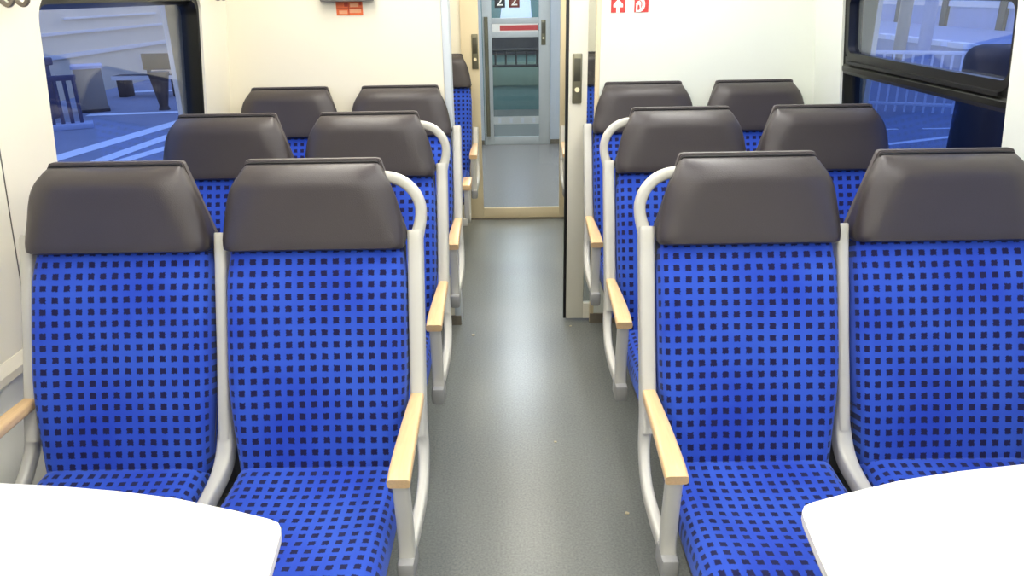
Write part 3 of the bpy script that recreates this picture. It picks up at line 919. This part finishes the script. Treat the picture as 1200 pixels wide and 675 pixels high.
# facade wall added beyond the left platform to imitate interior reflection haze
fa = tag(link('haze_wall', box(-13.5, -13.0, 2, 60, GZ - .9, 7), 'haze_beige'), 'made-up pale beige wall imitating reflected interior haze in the single-pane window', 'building')
for k, (z0, z1, y0, y1) in enumerate(((.62, .70, 21, 31), (1.02, 1.08, 23, 29), (-.02, .10, 17, 40))):
    link('pale_band', box(-13.0, -12.93, y0, y1, z0, z1), 'facade_band', fa)
for y in (32.5, 38): link('haze_strip', box(-13.0, -12.8, y, y + 1.6, GZ - .9, 7), 'haze_beige', fa)
# railing at a stairwell
sr = empty('stair_railing', (-7.05, 11.75, GZ), 0)
sr.rotation_euler.z = math.radians(28)
link('top_rail', box(-.75, .35, -.03, .03, .72, .80, .01), 'rail_blue', sr)
link('kerb', box(-.80, .45, -.16, .16, 0, .08, .01), 'concrete_blue', sr)
for k in range(9): link('baluster', cyl((-.72 + k * .128, 0, .08), (-.72 + k * .128, 0, .74), .028, 8), 'rail_blue', sr)
tag(sr, 'dark blue stair railing with upright bars on the platform', 'railing')
kb = empty('platform_cabinet', (-8.1, 12.7, GZ))
link('body', box(-.45, .35, -.3, .3, 0, .86, .01), 'rail_blue', kb)
link('lid', box(-.50, .40, -.35, .35, .86, .98, .02), 'rail_blue', kb)
tag(kb, 'dark blue cabinet with a flat lid behind the stair railing', 'cabinet')
tb = empty('tan_plinth', (-7.55, 13.75, GZ))
tb.rotation_euler.z = .5
link('body', box(-.22, .22, -.22, .22, .04, .74, .01), 'box_tan', tb)
link('cap', box(-.25, .25, -.25, .25, .74, .80, .01), 'concrete_blue', tb)
link('base', box(-.24, .24, -.24, .24, 0, .05, .005), 'outdoor_dark', tb)
tag(tb, 'square tan plinth standing on the platform beside the stair railing', 'plinth')
bn = empty('platform_bench', (-7.4, 15.8, GZ))
link('seat', box(-.7, .7, -.2, .2, .34, .42, .01), 'outdoor_dark', bn)
link('seat_edge', box(-.7, .7, -.215, -.2, .34, .42), 'facade_band', bn)
for sx in (-.55, .55): link('leg', box(sx - .08, sx + .08, -.18, .18, 0, .34, .01), 'outdoor_dark', bn)
link('backrest', box(-.2, .7, .16, .22, .50, .82, .01), 'outdoor_dark', bn)
for sx in (-.1, .6): link('back_support', box(sx - .03, sx + .03, .16, .22, .40, .52), 'outdoor_dark', bn)
tag(bn, 'dark low bench on the platform beyond the tan plinth', 'bench')
tp = empty('tapered_bin', (-6.3, 13.75, GZ))
link('body', cyl((0, 0, .05), (0, 0, .62), .07, 14, .17), 'outdoor_dark', tp)
link('rim', cyl((0, 0, .60), (0, 0, .66), .18, 14, .18), 'outdoor_dark', tp)
link('foot', cyl((0, 0, 0), (0, 0, .06), .10, 14, .08), 'outdoor_dark', tp)
tag(tp, 'dark bin tapering to its foot on the striped platform', 'bin')
# right side: fence, columns, far platform edge, dark rounded block
fe = empty('platform_fence', (6.3, 12.1, GZ)); fe.rotation_euler.z = math.radians(-24)
link('top_rail', box(-2.2, 2.4, -.03, .03, .88, .93, .01), 'rail_pale', fe)
link('bottom_rail', box(-2.2, 2.4, -.02, .02, .10, .15, .01), 'rail_pale', fe)
BAR = box(-.016, .016, -.016, .016, .0, .90)
for k in range(34): link('fence_bar', BAR, 'rail_pale', fe, (-2.15 + k * .135, 0, 0))
tag(fe, 'pale metal fence of upright bars seen through the split window', 'fence')
def post(x, y, m, rad, label):
    r = empty('canopy_post', (x, y, GZ))
    link('shaft', cyl((0, 0, 0), (0, 0, 5.2), rad, 16), m, r)
    link('base_collar', cyl((0, 0, 0), (0, 0, .25), rad * 1.35, 16), m, r)
    tag(r, label, 'post')
post(7.95, 16.2, 'post_tan', .12, 'tan canopy post behind the pale platform fence')
post(9.6, 18.4, 'concrete_blue', .14, 'pale blue canopy post behind the pale platform fence')
db = empty('reflection_block', (4.62, 7.1, GZ))  # made-up block outside, imitates the dark headrest reflection in the glass
link('body', box(-.42, .42, -.35, .35, 0, 1.36, .14, 4), 'outdoor_dark', db)
link('plinth', box(-.46, .46, -.38, .38, 0, .10, .01), 'outdoor_dark', db)
tag(db, 'made-up dark rounded block imitating a seat reflection beside the pale platform fence', 'housing')
fb = struct('platform_far', box(14, 22, -6, 70, GZ - .9, GZ), 'concrete_blue')
for k in range(22): link('edge_block', box(13.95, 14.35, 14 + k * 1.3, 14.9 + k * 1.3, GZ, GZ + .16), 'marking', fb)
bb = tag(link('platform_shelter', box(21, 21.6, 0, 70, GZ, 6), 'concrete_blue'), 'pale blue wall of the far platform seen through the split window', 'building')
for k in range(9): link('wall_pier', box(20.85, 21.0, 20 + k * 4.6, 20.5 + k * 4.6, GZ, 6), 'outdoor_dark', bb)
for z in (.6, 1.8): link('wall_band', box(20.9, 21.0, 0, 70, z, z + .25), 'facade_band', bb)
